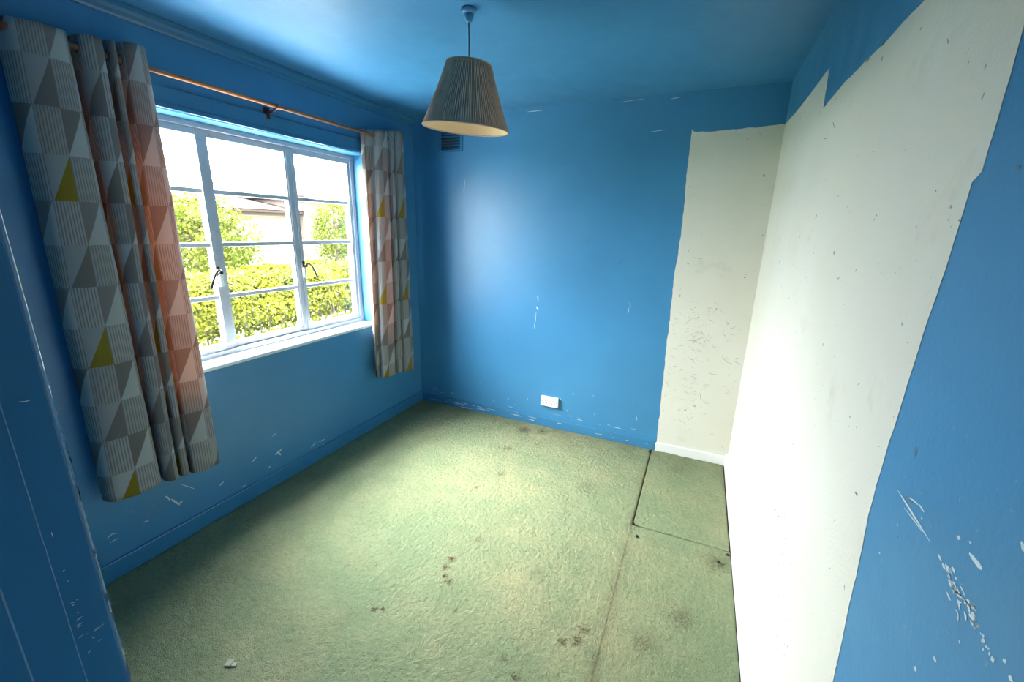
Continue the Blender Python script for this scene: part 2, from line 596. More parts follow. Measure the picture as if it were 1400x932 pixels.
def carpet_material():
    M = Mat('worn_sage_green_carpet', (0.25, 0.30, 0.18), 0.95, 0.1)
    p = M.geo_pos()
    n1 = M.noise(p, 1.1, 5, 0.6)
    n2 = M.noise(p, 5.0, 6, 0.7)
    n3 = M.noise(p, 55, 4, 0.7)
    n4 = M.noise(p, 260, 2, 0.6)
    c = M.mix(M.ramp(n1, 0.35, 0.65), (0.270, 0.335, 0.195), (0.395, 0.385, 0.220))
    c = M.mix(M.ramp(n2, 0.40, 0.62, 0, 0.65), c, (0.230, 0.300, 0.170))
    # brownish wear: general, and along the old cupboard line
    c = M.mix(M.ramp(M.noise(p, 3.3, 7, 0.75), 0.58, 0.80, 0, 0.55), c, (0.19, 0.155, 0.095))
    c = M.mix(M.ramp(M.noise(p, 16, 6, 0.8), 0.55, 0.78, 0, 0.45), c, (0.15, 0.14, 0.085))
    x, y, z = M.xyz(p)
    wob = (n2 - 0.5) * 0.06
    ns = M.noise(p, 75, 4, 0.7)
    d = (x + wob - 2.078)._op('ABSOLUTE')
    seam = (M.ramp(d, 0.0, 0.05, 0.36, 0.0) + M.ramp((x + (n3 - 0.5) * 0.012 - 2.078)._op('ABSOLUTE'), 0.002, 0.006, 0.5, 0.0)) * M.ramp(n2, 0.3, 0.6, 0.35, 1.0)
    c = M.mix(seam.clamp(), c, (0.16, 0.125, 0.08))
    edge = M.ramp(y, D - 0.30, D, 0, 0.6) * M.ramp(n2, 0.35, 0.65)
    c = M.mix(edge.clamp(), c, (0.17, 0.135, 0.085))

    def spot(px, py, r, col, amt, stretch=1.0):
        nonlocal c
        dx = (x - px) * stretch + (ns - 0.5) * r * 4.0
        dy = (y - py) + (n3 - 0.5) * r * 4.0
        q = (dx * dx + dy * dy)._op('SQRT')
        k = M.ramp(q, r * 0.2, r * 1.15, amt * 1.5, 0.0) * M.ramp(ns, 0.38, 0.56, 0.25, 1.0)
        c = M.mix(k.clamp(), c, col)
    BR = (0.085, 0.040, 0.028)
    for u, v, r, a in ((617, 764, 0.018, .9), (610, 775, 0.017, .85), (609, 788, 0.015, .8), (614, 795, 0.015, .85),
                       (656, 738, 0.026, .4), (513, 832, 0.012, 1), (524, 832, 0.010, 1), (770, 876, 0.018, .75), (790, 876, 0.022, .7),
                       (799, 860, 0.020, .7), (685, 648, 0.026, .6), (694, 613, 0.036, .6), (717, 588, 0.05, .7), (742, 590, 0.03, .6),
                       (805, 665, 0.06, .35), (933, 845, 0.05, .55), (885, 880, 0.045, .45), (622, 835, 0.012, .6), (651, 666, 0.014, .7),
                       (690, 900, 0.014, .6), (706, 927, 0.016, .7), (985, 770, 0.06, .5), (930, 640, 0.07, .3), (735, 607, 0.012, .9)):
        q = at(2, 0, u, v)
        spot(q.x, q.y, r * 1.25, BR if a > .55 else (0.14, 0.11, 0.07), a)
    M.base(M.mix(M.ramp(n3, 0.3, 0.75, 0.0, 0.35), c, (0.10, 0.115, 0.065)))
    M.bump(n3 * 1.2 + n4 * 0.7, 1.0, 0.014)
    return M.m


m_carpet = carpet_material()


def carpet_piece(name, label, x0, x1, y0, y1, res, curl=0.0, dents=(), joined=None):
    nx, ny = int((x1 - x0) / res) + 1, int((y1 - y0) / res) + 1
    xs, ys = np.linspace(x0, x1, nx), np.linspace(y0, y1, ny)
    verts = []
    for j, y in enumerate(ys):
        for i, x in enumerate(xs):
            ed = min(x - x0, x1 - x, y - y0, y1 - y)
            if joined is not None and y < SY - 0.003 and abs(x - joined) < 0.25:   # tight butt join: no turned-down edge
                ed = min(e_ for e_, xe in ((x - x0, x0), (x1 - x, x1), (y - y0, None), (max(y1, SY) - y, None)) if xe is None or abs(xe - joined) > 0.05)
            z = 0.0025 * noise.noise(Vector((x * 5, y * 5, 0.3))) + 0.0028 * noise.noise(Vector((x * 34, y * 34, 2.7))) \
                + 0.0042 * noise.noise(Vector((x * 80, y * 80, 5.1)))
            if curl:
                z += curl * math.exp(-ed / 0.02) * (0.6 + noise.noise(Vector((x * 4, y * 4, 9.0))))
            z -= 0.004 * math.exp(-ed / 0.004)
            for dx, dy, r, a in dents:
                z += a * math.exp(-((x - dx) ** 2 + (y - dy) ** 2) / (r * r))
            jx = 0 if joined else 0.0015 * noise.noise(Vector((y * 60, x0, 1.0))) if i in (0, nx - 1) else 0
            verts.append((x + jx, y, z))
    n = len(verts)
    faces = [(j * nx + i, j * nx + i + 1, (j + 1) * nx + i + 1, (j + 1) * nx + i) for j in range(ny - 1) for i in range(nx - 1)]
    # edge skirts give the carpet its thickness
    rim = [i for i in range(nx)] + [j * nx + nx - 1 for j in range(1, ny)] + [(ny - 1) * nx + i for i in range(nx - 2, -1, -1)] + \
          [j * nx for j in range(ny - 2, 0, -1)]
    m = len(rim)
    for k in rim:
        verts.append(verts[k])
    for k in rim:
        x, y, z = verts[k]
        verts.append((x, y, -0.012))
    faces += [(n + k, n + m + k, n + m + (k + 1) % m, n + (k + 1) % m) for k in range(m)]
    faces.append(tuple(n + m + k for k in range(m)))
    o = obj(name, (verts, [], faces), m_carpet, smooth=True)
    return tag(o, label, 'carpet')


SX, SY = 2.081, 2.103
hole = [at(2, 0, u, v) for u, v in ((867, 720), (871, 733), (983, 768))]
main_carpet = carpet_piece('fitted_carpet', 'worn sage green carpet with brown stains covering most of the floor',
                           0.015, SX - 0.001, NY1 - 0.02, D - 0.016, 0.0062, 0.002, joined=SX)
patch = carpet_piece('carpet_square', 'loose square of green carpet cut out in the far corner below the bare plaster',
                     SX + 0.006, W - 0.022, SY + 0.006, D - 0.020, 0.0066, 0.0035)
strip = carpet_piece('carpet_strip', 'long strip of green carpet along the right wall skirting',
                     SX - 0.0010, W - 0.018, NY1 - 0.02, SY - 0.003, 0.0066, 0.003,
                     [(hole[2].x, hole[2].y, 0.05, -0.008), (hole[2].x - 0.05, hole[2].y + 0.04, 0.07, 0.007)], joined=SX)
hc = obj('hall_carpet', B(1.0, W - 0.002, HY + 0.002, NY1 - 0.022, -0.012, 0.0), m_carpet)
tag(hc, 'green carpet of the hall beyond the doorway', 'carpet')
for par, pts in ((main_carpet, ((866, 716), (888, 617))), (strip, ((871, 733), (983, 768), (1001, 760)))):
    for u, v in pts:
        q = at(2, 0.003, u, v)
        q.x = min(q.x, W - 0.03)
        t = obj('tack', lathe(bmesh.new(), [(0.002, 0.006), (0.0075, 0.005), (0.009, 0.001), (0.004, -0.004)], 10, (q.x, q.y, 0.001)), m_iron, par)
q = at(2, 0.002, 316, 907)
fr = tag(empty('plaster_flake', (q.x, q.y, 0.003), (0, 0, 0.35)), 'small pale broken flake lying on the carpet beside the door frame', 'debris')
m_flake = Mat('cream_flake', (0.30, 0.30, 0.21), 0.7).m
obj('flake', B(-0.019, 0.004, -0.012, 0.013, 0.0, 0.004, bevel=0.0012), m_flake, fr)
obj('flake', B(0.006, 0.024, -0.010, 0.004, 0.0, 0.0035, bevel=0.0012), m_flake, fr)

# ------------------------------------------------------------------ marks on the walls


def stroke(bm, a, b, wd, nrm, bend=0.0, n=4, lift=0.0006):
    """thin tapered flake between two points of a wall"""
    a, b, nrm = Vector(a), Vector(b), Vector(nrm)
    t = (b - a).normalized()
    side = nrm.cross(t)
    L, R_, = [], []
    for k in range(n + 1):
        s = k / n
        c = a + (b - a) * s + side * bend * math.sin(math.pi * s) + nrm * lift
        h = wd * 0.5 * (0.25 + 0.75 * math.sin(math.pi * min(max(s, 0.04), 0.96))) * random.uniform(0.7, 1.25)
        L.append(bm.verts.new(c + side * h))
        R_.append(bm.verts.new(c - side * h))
    for k in range(n):
        bm.faces.new((L[k], R_[k], R_[k + 1], L[k + 1]))
    f = bm.verts.new(a + nrm * (lift - 0.0005))
    for k in range(n):
        pass
    bm.verts.remove(f)


def marks(name, parent, axis, val, nrm, items, mat, label=None, inv=None):
    bm = bmesh.new()
    for u0, v0, u1, v1, wd, bend in items:
        stroke(bm, at(axis, val, u0, v0), at(axis, val, u1, v1), wd, nrm, bend)
    o = obj(name, bm, mat)
    if inv is not None:
        o.matrix_parent_inverse = inv
    o.parent = parent
    if inv is not None:
        o.matrix_parent_inverse = inv
    o['kind'] = 'stuff'
    if label:
        o['label'] = label
    return o


# right wall: the scraped place low on the blue end
it = [(1228, 670, 1272, 740, .0035, 0), (1237, 694, 1262, 727, .003, 0), (1240, 680, 1256, 690, .003, .002), (1257, 689, 1264, 700, .004, 0),
      (1326, 756, 1343, 778, .007, 0), (1309, 733, 1314, 737, .005, 0), (1283, 757, 1288, 767, .004, 0), (1289, 770, 1293, 778, .006, 0),
      (1397, 740, 1404, 757, .008, 0), (1344, 874, 1347, 878, .005, 0), (1357, 897, 1359, 906, .006, 0), (1250, 912, 1254, 916, .006, 0),
      (1277, 898, 1281, 905, .005, 0), (1372, 903, 1377, 904, .004, 0), (1380, 924, 1386, 932, .006, 0), (1227, 715, 1228, 719, .003, 0),
      (1202, 755, 1204, 757, .003, 0), (1260, 708, 1262, 709, .003, 0), (1312, 875, 1313, 880, .003, 0), (1326, 740, 1329, 743, .003, 0)]
for k in range(46):
    s = random.random()
    u, v = 1296 + 36 * s + random.gauss(0, 5), 782 + 62 * s + random.gauss(0, 9)
    L_ = random.uniform(4, 15)
    a = random.gauss(0.95, 0.35)
    it.append((u, v, u + L_ * math.cos(a), v + L_ * math.sin(a), random.uniform(.0015, .005), random.uniform(-.002, .002)))
for k in range(14):
    s = random.random()
    u, v = 1335 + 14 * s + random.gauss(0, 3), 850 + 45 * s
    it.append((u, v, u + random.uniform(1, 4), v + random.uniform(1, 5), random.uniform(.0015, .004), 0))
marks('paint_chips', wall_right, 0, W, (-1, 0, 0), it, m_chip, 'pale scraped paint chips')
it = []
for k in range(26):
    u, v = random.uniform(1200, 1395), random.uniform(560, 925)
    it.append((u, v, u + random.uniform(-5, 7), v + random.uniform(1, 8), random.uniform(.001, .0025), 0))
marks('faint_scrapes', wall_right, 0, W, (-1, 0, 0), it, m_chip_soft)
it = [(1238, 678, 1246, 686, .004, 0), (1228, 732, 1229, 735, .005, 0), (1208, 841, 1209, 844, .006, 0), (1390, 227, 1393, 230, .005, 0),
      (1205, 63, 1212, 55, .008, 0), (1184, 85, 1190, 79, .006, 0), (1139, 167, 1141, 175, .004, .001), (1296, 52, 1297, 60, .003, 0),
      (1126, 188, 1130, 190, .003, 0), (1169, 672, 1173, 677, .006, 0), (1042, 843, 1028, 917, .002, 0), (1162, 569, 1163, 571, .004, 0),
      (1171, 583, 1172, 585, .004, 0), (1311, 300, 1313, 302, .003, 0), (1279, 260, 1281, 261, .003, 0), (1252, 610, 1250, 622, .004, 0)]
for k in range(60):
    s = random.random()
    u, v = 1063 + 10 * s + random.gauss(0, 7), 680 + 230 * s
    it.append((u, v, u + random.uniform(-2, 2), v + random.uniform(1, 3), random.uniform(.001, .003), 0))
for k in range(30):
    u, v = random.uniform(1085, 1260), random.uniform(200, 640)
    it.append((u, v, u + random.uniform(-2, 2), v + random.uniform(.5, 2), random.uniform(.001, .0022), 0))
marks('dark_specks', wall_right, 0, W - 0.0015, (-1, 0, 0), it, m_scuff)

# far wall
it = [(735, 404, 736, 412, .006, 0), (733, 419, 736, 423, .010, 0), (733, 426, 730, 449, .004, .003), (861, 413, 862, 419, .005, 0),
      (860, 420, 859, 428, .003, 0), (783, 538, 785, 539, .006, 0), (636, 245, 634, 262, .003, 0), (720, 153, 742, 151, .004, 0),
      (890, 180, 912, 177, .004, 0), (918, 135, 930, 133, .004, 0), (846, 140, 880, 135, .002, 0), (870, 568, 871, 575, .003, 0)]
for k in range(12):
    u = random.uniform(590, 890)
    v = 545 + (u - 577) * 0.206 + random.uniform(-60, -20)
    it.append((u, v, u + random.uniform(-2, 2), v + random.uniform(1, 5), random.uniform(.0015, .003), 0))
marks('paint_chips', wall_back, 1, D, (0, -1, 0), it, m_chip, 'pale chips and drips in the paint')
it = []
for k in range(50):
    u = random.uniform(580, 895)
    top = random.random() < 0.35
    v = 545 + (u - 577) * 0.206 + (random.uniform(-19, -13) if top else random.uniform(-6, 1))
    L_ = random.choice((2, 4, 7, 12))
    it.append((u, v, u + L_, v + 0.206 * L_, random.uniform(.0012, .004), 0))
marks('paint_chips', wall_back, 1, D - 0.0142, (0, -1, 0), it, m_chip, 'white chips along the skirting')
it = []
for k in range(150):
    s = random.random()
    px, pz = random.gauss(2.27, 0.10), random.choice((random.gauss(0.55, 0.14), random.gauss(0.95, 0.08), random.uniform(0.2, 1.2)))
    px = min(max(px, 2.125), 2.52)
    a, L_ = random.uniform(-0.9, 0.9), random.uniform(0.008, 0.05)
    it.append((px, pz, px + L_ * math.cos(a), pz + L_ * math.sin(a), random.uniform(.0006, .0021), random.uniform(-.012, .012)))
bm = bmesh.new()
for x0, z0, x1, z1, wd, bend in it:
    stroke(bm, (x0, D - 0.0015, z0), (x1, D - 0.0015, z1), wd, (0, -1, 0), bend, 6)
for u0, v0, u1, v1, b in ((965, 470, 966, 463, .01), (946, 470, 965, 461, .012), (938, 466, 962, 474, .02), (987, 485, 1000, 498, -.01),
                          (1002, 493, 1012, 499, .004), (968, 508, 982, 511, -.012), (941, 488, 950, 496, .004), (956, 536, 958, 548, .004), (949, 351, 962, 354, -.003)):
    stroke(bm, at(1, D - 0.0015, u0, v0), at(1, D - 0.0015, u1, v1), 0.0022, (0, -1, 0), b, 8)
sc_ = obj('scuff_marks', bm, m_scuff, wall_back)
sc_['kind'] = 'stuff'

# window wall
it = [(234, 682, 246, 690, .010, 0), (226, 678, 232, 684, .008, .003), (244, 690, 251, 684, .007, .004), (376, 622, 386, 613, .009, 0), (300, 664, 306, 658, .006, 0),
      (330, 666, 336, 663, .005, 0), (345, 631, 351, 624, .007, 0), (379, 617, 384, 622, .010, 0), (366, 640, 370, 637, .006, 0), (248, 662, 266, 668, .004, 0),
      (425, 612, 432, 604, .006, 0), (428, 620, 438, 610, .005, 0), (436, 604, 444, 600, .005, 0), (426, 626, 430, 624, .008, 0), (440, 612, 443, 606, .005, 0),
      (355, 660, 360, 657, .004, 0), (146, 737, 160, 729, .005, .01), (150, 742, 162, 735, .004, 0), (195, 714, 204, 711, .004, 0), (372, 596, 378, 592, .004, 0)]
for k in range(30):
    s = random.random()
    u, v = 165 + 400 * s, 690 - 160 * s + random.uniform(0, 70)
    it.append((u, v, u + random.uniform(1, 7), v - random.uniform(0, 4), random.uniform(.001, .003), 0))
marks('paint_chips', wall_left, 0, 0.0, (1, 0, 0), it[:20], m_chip, 'pale chips in the paint below the curtain')
marks('faint_scrapes', wall_left, 0, 0.0, (1, 0, 0), it[20:], m_chip_soft)
# door frame
inv = Matrix.Translation(-df.location)
it = [(104, 848, 112, 842, .0016, 0), (103, 856, 113, 850, .0018, 0), (105, 858, 111, 854, .0014, 0), (107, 872, 114, 866, .0014, 0), (120, 893, 123, 888, .0014, 0),
      (96, 824, 103, 822, .0014, 0), (98, 828, 102, 825, .0012, 0), (104, 820, 107, 818, .001, 0), (128, 863, 142, 852, .0011, 0), (129, 861, 134, 857, .0012, 0),
      (86, 781, 88, 778, .001, 0), (91, 795, 94, 793, .001, 0), (133, 876, 139, 873, .0009, 0), (125, 870, 129, 872, .001, 0), (105, 838, 108, 836, .001, 0),
      (70, 727, 72, 734, .0008, 0), (25, 549, 42, 546, .0012, -.0008), (117, 867, 120, 865, .001, 0)]
marks('paint_chips', df, 0, DX0, (1, 0, 0), it, m_chip, 'pale chips in the paint', inv)
it = []
for k in range(60):
    v = 500 + 432 * random.random()
    u = 66 + (v - 500) * 0.2755 + random.uniform(-9, -4.5)
    L_ = random.uniform(3, 22)
    it.append((u, v, u + L_ * 0.2755, v + L_, random.uniform(.0005, .0014), 0))
marks('paint_wear', df, 0, DX0, (1, 0, 0), it, m_chip_soft, 'worn edge of the frame', inv)

# ------------------------------------------------------------------ curtain pole and curtains
RX, RZ, RY0, RY1 = 0.082, 2.171, 0.755, 2.745
pole = tag(empty('curtain_pole', (RX, (RY0 + RY1) / 2, RZ)), 'thin copper coloured curtain pole above the window', 'curtain pole')


def rel(o, parent):
    o.parent = parent
    o.matrix_parent_inverse = Matrix.Translation(-parent.location)
    return o


rel(obj('rod', tube(bmesh.new(), [(RX, RY0, RZ), (RX, 1.74, RZ), (RX, RY1, RZ)], 0.0105, 14), m_copper, smooth=True), pole)
rel(obj('joint_ring', tube(bmesh.new(), [(RX, 1.738, RZ), (RX, 1.742, RZ), (RX, 1.756, RZ), (RX, 1.760, RZ)], [0.0115, 0.0135, 0.0135, 0.0115], 14), m_copper, smooth=True), pole)
for y0, s in ((RY0, -1), (RY1, 1)):
    rel(obj('finial', tube(bmesh.new(), [(RX, y0 - s * 0.002, RZ), (RX, y0 + s * 0.006, RZ), (RX, y0 + s * 0.016, RZ), (RX, y0 + s * 0.024, RZ), (RX, y0 + s * 0.028, RZ)],
                           [0.012, 0.016, 0.019, 0.016, 0.008], 14), m_finial, smooth=True), pole)
for yb in (0.90, 1.735, 2.69):
    bm = bmesh.new()
    tube(bm, [(0.001 if yb < 1 or yb > 2 else 0.02, yb, RZ - 0.028), (0.05, yb, RZ - 0.026), (RX, yb, RZ - 0.018)], 0.006, 10)
    box(bm, 0.0, 0.022, yb - 0.011, yb + 0.011, RZ - 0.06, RZ + 0.0, bevel=0.002)
    tube(bm, [(RX - 0.016, yb, RZ + 0.006), (RX - 0.014, yb, RZ - 0.010), (RX, yb, RZ - 0.0175), (RX + 0.014, yb, RZ - 0.010), (RX + 0.016, yb, RZ + 0.006)], 0.004, 8)
    rel(obj('bracket', bm, m_finial), pole)


def curtain_material():
    M = Mat('geometric_print_curtain', (0.6, 0.6, 0.6), 0.85, 0.15)
    uvn = M.new('ShaderNodeUVMap')
    uvn.uv_map = 'cloth'
    u, v, _ = M.xyz(uvn.outputs[0])
    h, wc, P = 0.157, 0.068, 0.140
    vr = v / h
    row, fv = vr.floor(), vr.fract()
    ur = u / P
    col, s = ur.floor(), ur.fract() * P
    odd = row.mod(2.0)
    # shifted cell for odd rows: it lies left of the column line
    t_even = s / wc
    t_odd = (s - (P - wc)) / wc
    in_even = s.lt(wc) * odd.inv()
    in_odd = s.gt(P - wc) * odd
    diag = fv.inv()
    a_even = t_even.lt(diag) * in_even           # dark upper left half
    b_even = in_even - a_even                    # white lower right half
    a_odd = t_odd.gt(diag) * in_odd              # dark lower right half
    b_odd = in_odd - a_odd
    must = a_odd * (row + 1.0).mod(4.0).lt(0.5) * (col + 1.0).mod(3.0).lt(0.5)
    hsh = ((row * 12.9898 + col * 78.233)._op('SINE') * 437.58).fract()
    GREY, GREY2, WHT, PALE = (0.175, 0.165, 0.160), (0.225, 0.212, 0.205), (0.47, 0.475, 0.46), (0.35, 0.355, 0.355)
    # striped ground
    ls = (u / 0.0092).fract().lt(0.42)
    tone = M.mix(hsh.gt(0.5), (0.43, 0.42, 0.40), (0.37, 0.36, 0.345))
    c = M.mix(ls * 0.85, tone, (0.19, 0.18, 0.175))
    c = M.mix(a_even, c, GREY2)
    c = M.mix(a_even * hsh.gt(0.45), c, GREY)
    c = M.mix(a_odd, c, GREY)
    c = M.mix(b_even, c, WHT)
    c = M.mix(b_odd, c, PALE)
    c = M.mix(b_odd * hsh.gt(0.55), c, WHT)
    c = M.mix(must, c, (0.27, 0.20, 0.025))
    M.base(c)
    wv = (u * 2400.0)._op('SINE') + (v * 2400.0)._op('SINE')
    M.bump(wv + M.noise(M.geo_pos(), 30, 4) * 2.0, 0.12, 0.002)
    # daylight glows warm through the lined cloth
    tl = M.new('ShaderNodeBsdfTranslucent')
    tc = M.mix(0.6, c, (0.90, 0.36, 0.07))
    M.nt.links.new(tc, tl.inputs[0])
    mx = M.new('ShaderNodeMixShader')
    mx.inputs[0].default_value = 0.21
    M.nt.links.new(M.b.outputs[0], mx.inputs[1])
    M.nt.links.new(tl.outputs[0], mx.inputs[2])
    M.nt.links.new(mx.outputs[0], M.out.inputs[0])
    return M.m


m_curtain = curtain_material()
m_eyelet = Mat('taupe_eyelet', (0.13, 0.12, 0.115), 0.5).m


def spline(pts, n):
    """Catmull-Rom through (x, y) points, n samples per span"""
    p = [Vector((*q, 0)) for q in pts]
    p = [p[0] * 2 - p[1]] + p + [p[-1] * 2 - p[-2]]
    out = []
    for i in range(1, len(p) - 2):
        for k in range(n):
            t = k / n
            a, b, c, d = p[i - 1:i + 3]
            out.append(0.5 * ((2 * b) + (c - a) * t + (2 * a - 5 * b + 4 * c - d) * t * t + (3 * b - a - 3 * c + d) * t ** 3))
    out.append(p[-2])
    return out


def make_curtain(name, label, top, bot, ztop, zbot, uphase, yphase, seedv):
    nspan = 7
    a, b = spline(top, nspan), spline(bot, nspan)
    NZ = 64
    n = len(a)
    arc = [0.0]
    for i in range(1, n):
        m = (a[i] + b[i]) / 2 - (a[i - 1] + b[i - 1]) / 2
        arc.append(arc[-1] + m.length)
    # cloth coordinate: the column line falls at the fold point nearest yphase
    k0 = min(range(n), key=lambda i: abs(((a[i] + b[i]) / 2).y - yphase) + (0 if (a[i].x + b[i].x) / 2 > 0.08 else 1))
    u0 = arc[k0]
    verts, uvs, faces = [], [], []
    for j in range(NZ + 1):
        t = j / NZ
        for i in range(n):
            f = i / (n - 1)
            z = (ztop[0] * (1 - f) + ztop[1] * f) * (1 - t) + (zbot[0] * (1 - f) + zbot[1] * f) * t
            q = a[i] * (1 - t) + b[i] * t
            k = 0.006 * math.sin(math.pi * t)
            x = q.x + k * noise.noise(Vector((i * 0.13, t * 5, seedv)))
            y = q.y + k * 0.7 * noise.noise(Vector((i * 0.13 + 40, t * 5, seedv)))
            verts.append((max(x, 0.031 if z > 2.03 else 0.012), y, z))
            uvs.append((arc[i] - u0 + uphase, 2.258 - z))
    for j in range(NZ):
        for i in range(n - 1):
            faces.append((j * n + i, (j + 1) * n + i, (j + 1) * n + i + 1, j * n + i + 1))
    me = bpy.data.meshes.new(name)
    me.from_pydata(verts, [], faces)
    uvl = me.uv_layers.new(name='cloth')
    for lp in me.loops:
        uvl.data[lp.index].uv = uvs[lp.vertex_index]
    me.shade_smooth()
    me.materials.append(m_curtain)
    root = tag(empty(name, (0.08, (top[0][1] + top[-1][1]) / 2, 0.4)), label, 'curtain', 'curtains on the copper pole')
    o = bpy.data.objects.new('drape', me)
    COL.objects.link(o)
    rel(o, root)
    md = o.modifiers.new('thickness', 'SOLIDIFY')
    md.thickness = 0.0025
    md.offset = -1
    # eyelet rings where the pole passes through the cloth
    for i in range(n - 1):
        if (a[i].x - RX) * (a[i + 1].x - RX) < 0 and RY0 + 0.01 < a[i].y < RY1 - 0.01:
            s = (RX - a[i].x) / (a[i + 1].x - a[i].x)
            q = a[i].lerp(a[i + 1], s)
            tg = (a[i + 1] - a[i]).normalized()
            nr = Vector((-tg.y, tg.x, 0))
            sd = Vector((tg.x, tg.y, 0))
            bm = bmesh.new()
            pts = []
            for k in range(17):
                an = 2 * math.pi * k / 16
                pts.append(Vector((q.x, q.y, RZ)) + (sd * math.cos(an) + Vector((0, 0, 1)) * math.sin(an)) * 0.0165)
            tube(bm, pts, 0.003, 6, caps=False)
            rel(obj('eyelet', bm, m_eyelet, smooth=True), root)
    return root


lt = [(0.055, 0.748), (0.098, 0.775), (0.118, 0.82), (0.120, 0.875), (0.098, 0.912), (0.040, 0.925), (0.036, 0.940),
      (0.100, 0.945), (0.122, 0.975), (0.112, 1.008), (0.060, 1.016), (0.064, 1.026), (0.106, 1.032), (0.108, 1.050), (0.062, 1.058), (0.064, 1.068),
      (0.110, 1.076), (0.122, 1.11), (0.112, 1.146), (0.060, 1.165)]
lb = [(0.050, 0.712), (0.100, 0.722), (0.125, 0.775), (0.130, 0.85), (0.108, 0.900), (0.045, 0.912), (0.040, 0.925),
      (0.105, 0.918), (0.128, 0.942), (0.116, 0.966), (0.062, 0.974), (0.066, 0.984), (0.112, 0.984), (0.112, 1.014), (0.062, 1.020), (0.066, 1.030),
      (0.114, 1.032), (0.128, 1.085), (0.118, 1.150), (0.062, 1.168)]
make_curtain('curtain', 'wide grey and mustard geometric print curtain hanging at the near side of the window', lt, lb,
             (2.198, 2.240), (0.415, 0.372), 0.0, 0.822, 1.0)
rt = [(0.040, 2.395), (0.066, 2.412), (0.050, 2.435), (0.058, 2.462), (0.108, 2.490), (0.124, 2.53), (0.116, 2.580), (0.060, 2.600), (0.060, 2.612),
      (0.108, 2.622), (0.116, 2.645), (0.066, 2.660), (0.068, 2.672), (0.112, 2.686), (0.120, 2.73), (0.100, 2.775), (0.045, 2.795)]
rb = [(0.050, 2.385), (0.085, 2.362), (0.070, 2.385), (0.074, 2.405), (0.118, 2.400), (0.134, 2.46), (0.124, 2.53), (0.066, 2.560), (0.066, 2.575),
      (0.116, 2.580), (0.124, 2.620), (0.070, 2.640), (0.072, 2.655), (0.120, 2.670), (0.128, 2.74), (0.105, 2.795), (0.045, 2.815)]
make_curtain('curtain', 'narrow bunched geometric print curtain hanging on the side of the window near the far corner', rt, rb,
             (2.195, 2.250), (0.445, 0.395), 0.05, 2.53, 4.0)

# ------------------------------------------------------------------ pendant lamp
LX, LYY = 1.293, 1.680
lamp = tag(empty('pendant_lamp', (LX, LYY, H)), 'pleated taupe fabric pendant lampshade hanging from the ceiling on a thin flex', 'pendant lamp')


def shade_mat():
    M = Mat('pleated_taupe_fabric', (0.20, 0.175, 0.155), 0.9, 0.1)
    p = M.coord('Object')
    n = M.noise(p, 25, 3)
    M.base(M.mix(M.ramp(n, 0.3, 0.7), (0.52, 0.33, 0.235), (0.63, 0.42, 0.31)))
    return M.m


def lining_mat():
    M = Mat('cream_lampshade_lining', (0.82, 0.62, 0.40), 0.8, 0.2)
    return M.m


rel(obj('ceiling_rose', lathe(bmesh.new(), [(0.030, 0), (0.031, -0.006), (0.027, -0.014), (0.020, -0.018)], 28, (LX, LYY, H)), m_blue, smooth=True), lamp)
rel(obj('rose_cap', lathe(bmesh.new(), [(0.018, -0.016), (0.0195, -0.022), (0.018, -0.036), (0.011, -0.044), (0.006, -0.050)], 24, (LX, LYY, H)), m_blue, smooth=True), lamp)
ZT, ZB = 2.208, 1.972
rel(obj('flex', tube(bmesh.new(), [(LX, LYY, H - 0.045), (LX + 0.001, LYY, 2.30), (LX, LYY, ZT - 0.02)], 0.0034, 8), Mat('grey_blue_flex', (0.10, 0.14, 0.17), 0.5).m, smooth=True), lamp)
rel(obj('lampholder', lathe(bmesh.new(), [(0.006, 0), (0.016, -0.006), (0.019, -0.02), (0.019, -0.045), (0.022, -0.047), (0.022, -0.052), (0.014, -0.055)], 20, (LX, LYY, ZT - 0.012)), m_lock, smooth=True), lamp)
shade = empty('lampshade', (LX, LYY, ZT - 0.01))
shade.rotation_euler = (0, 0, 0)
SEG = 480


def shade_shell(r0, r1, z0, z1, pleat, nz=10, seg=SEG, npl=150, dz=0.0):
    verts, faces = [], []
    for j in range(nz + 1):
        t = j / nz
        for k in range(seg):
            a = 2 * math.pi * k / seg
            bow = 0.003 * math.sin(math.pi * t)
            r = r0 + (r1 - r0) * t - bow + pleat * math.sin(npl * a + 0.5 * math.sin(7 * a)) + pleat * 0.4 * math.sin(31 * a + 2 * t)
            verts.append((r * math.cos(a), r * math.sin(a), z0 + (z1 - z0) * t))
    for j in range(nz):
        for k in range(seg):
            faces.append((j * seg + k, j * seg + (k + 1) % seg, (j + 1) * seg + (k + 1) % seg, (j + 1) * seg + k))
    return verts, [], faces


R0, R1, SH = 0.091, 0.180, ZT - ZB
cover = obj('pleated_cover', shade_shell(R0, R1, 0.0, -SH, 0.0016, npl=110), shade_mat(), smooth=True)
lin = obj('lining', shade_shell(R0 - 0.004, R1 - 0.004, -0.001, -SH + 0.001, 0.0, 4, 96), lining_mat(), smooth=True)
lin['label'] = 'cream inner lining'


def ring(r, z, th, seg=72):
    bm = bmesh.new()
    tube(bm, [(r * math.cos(2 * math.pi * k / seg), r * math.sin(2 * math.pi * k / seg), z) for k in range(seg + 1)], th, 8, caps=False)
    return bm


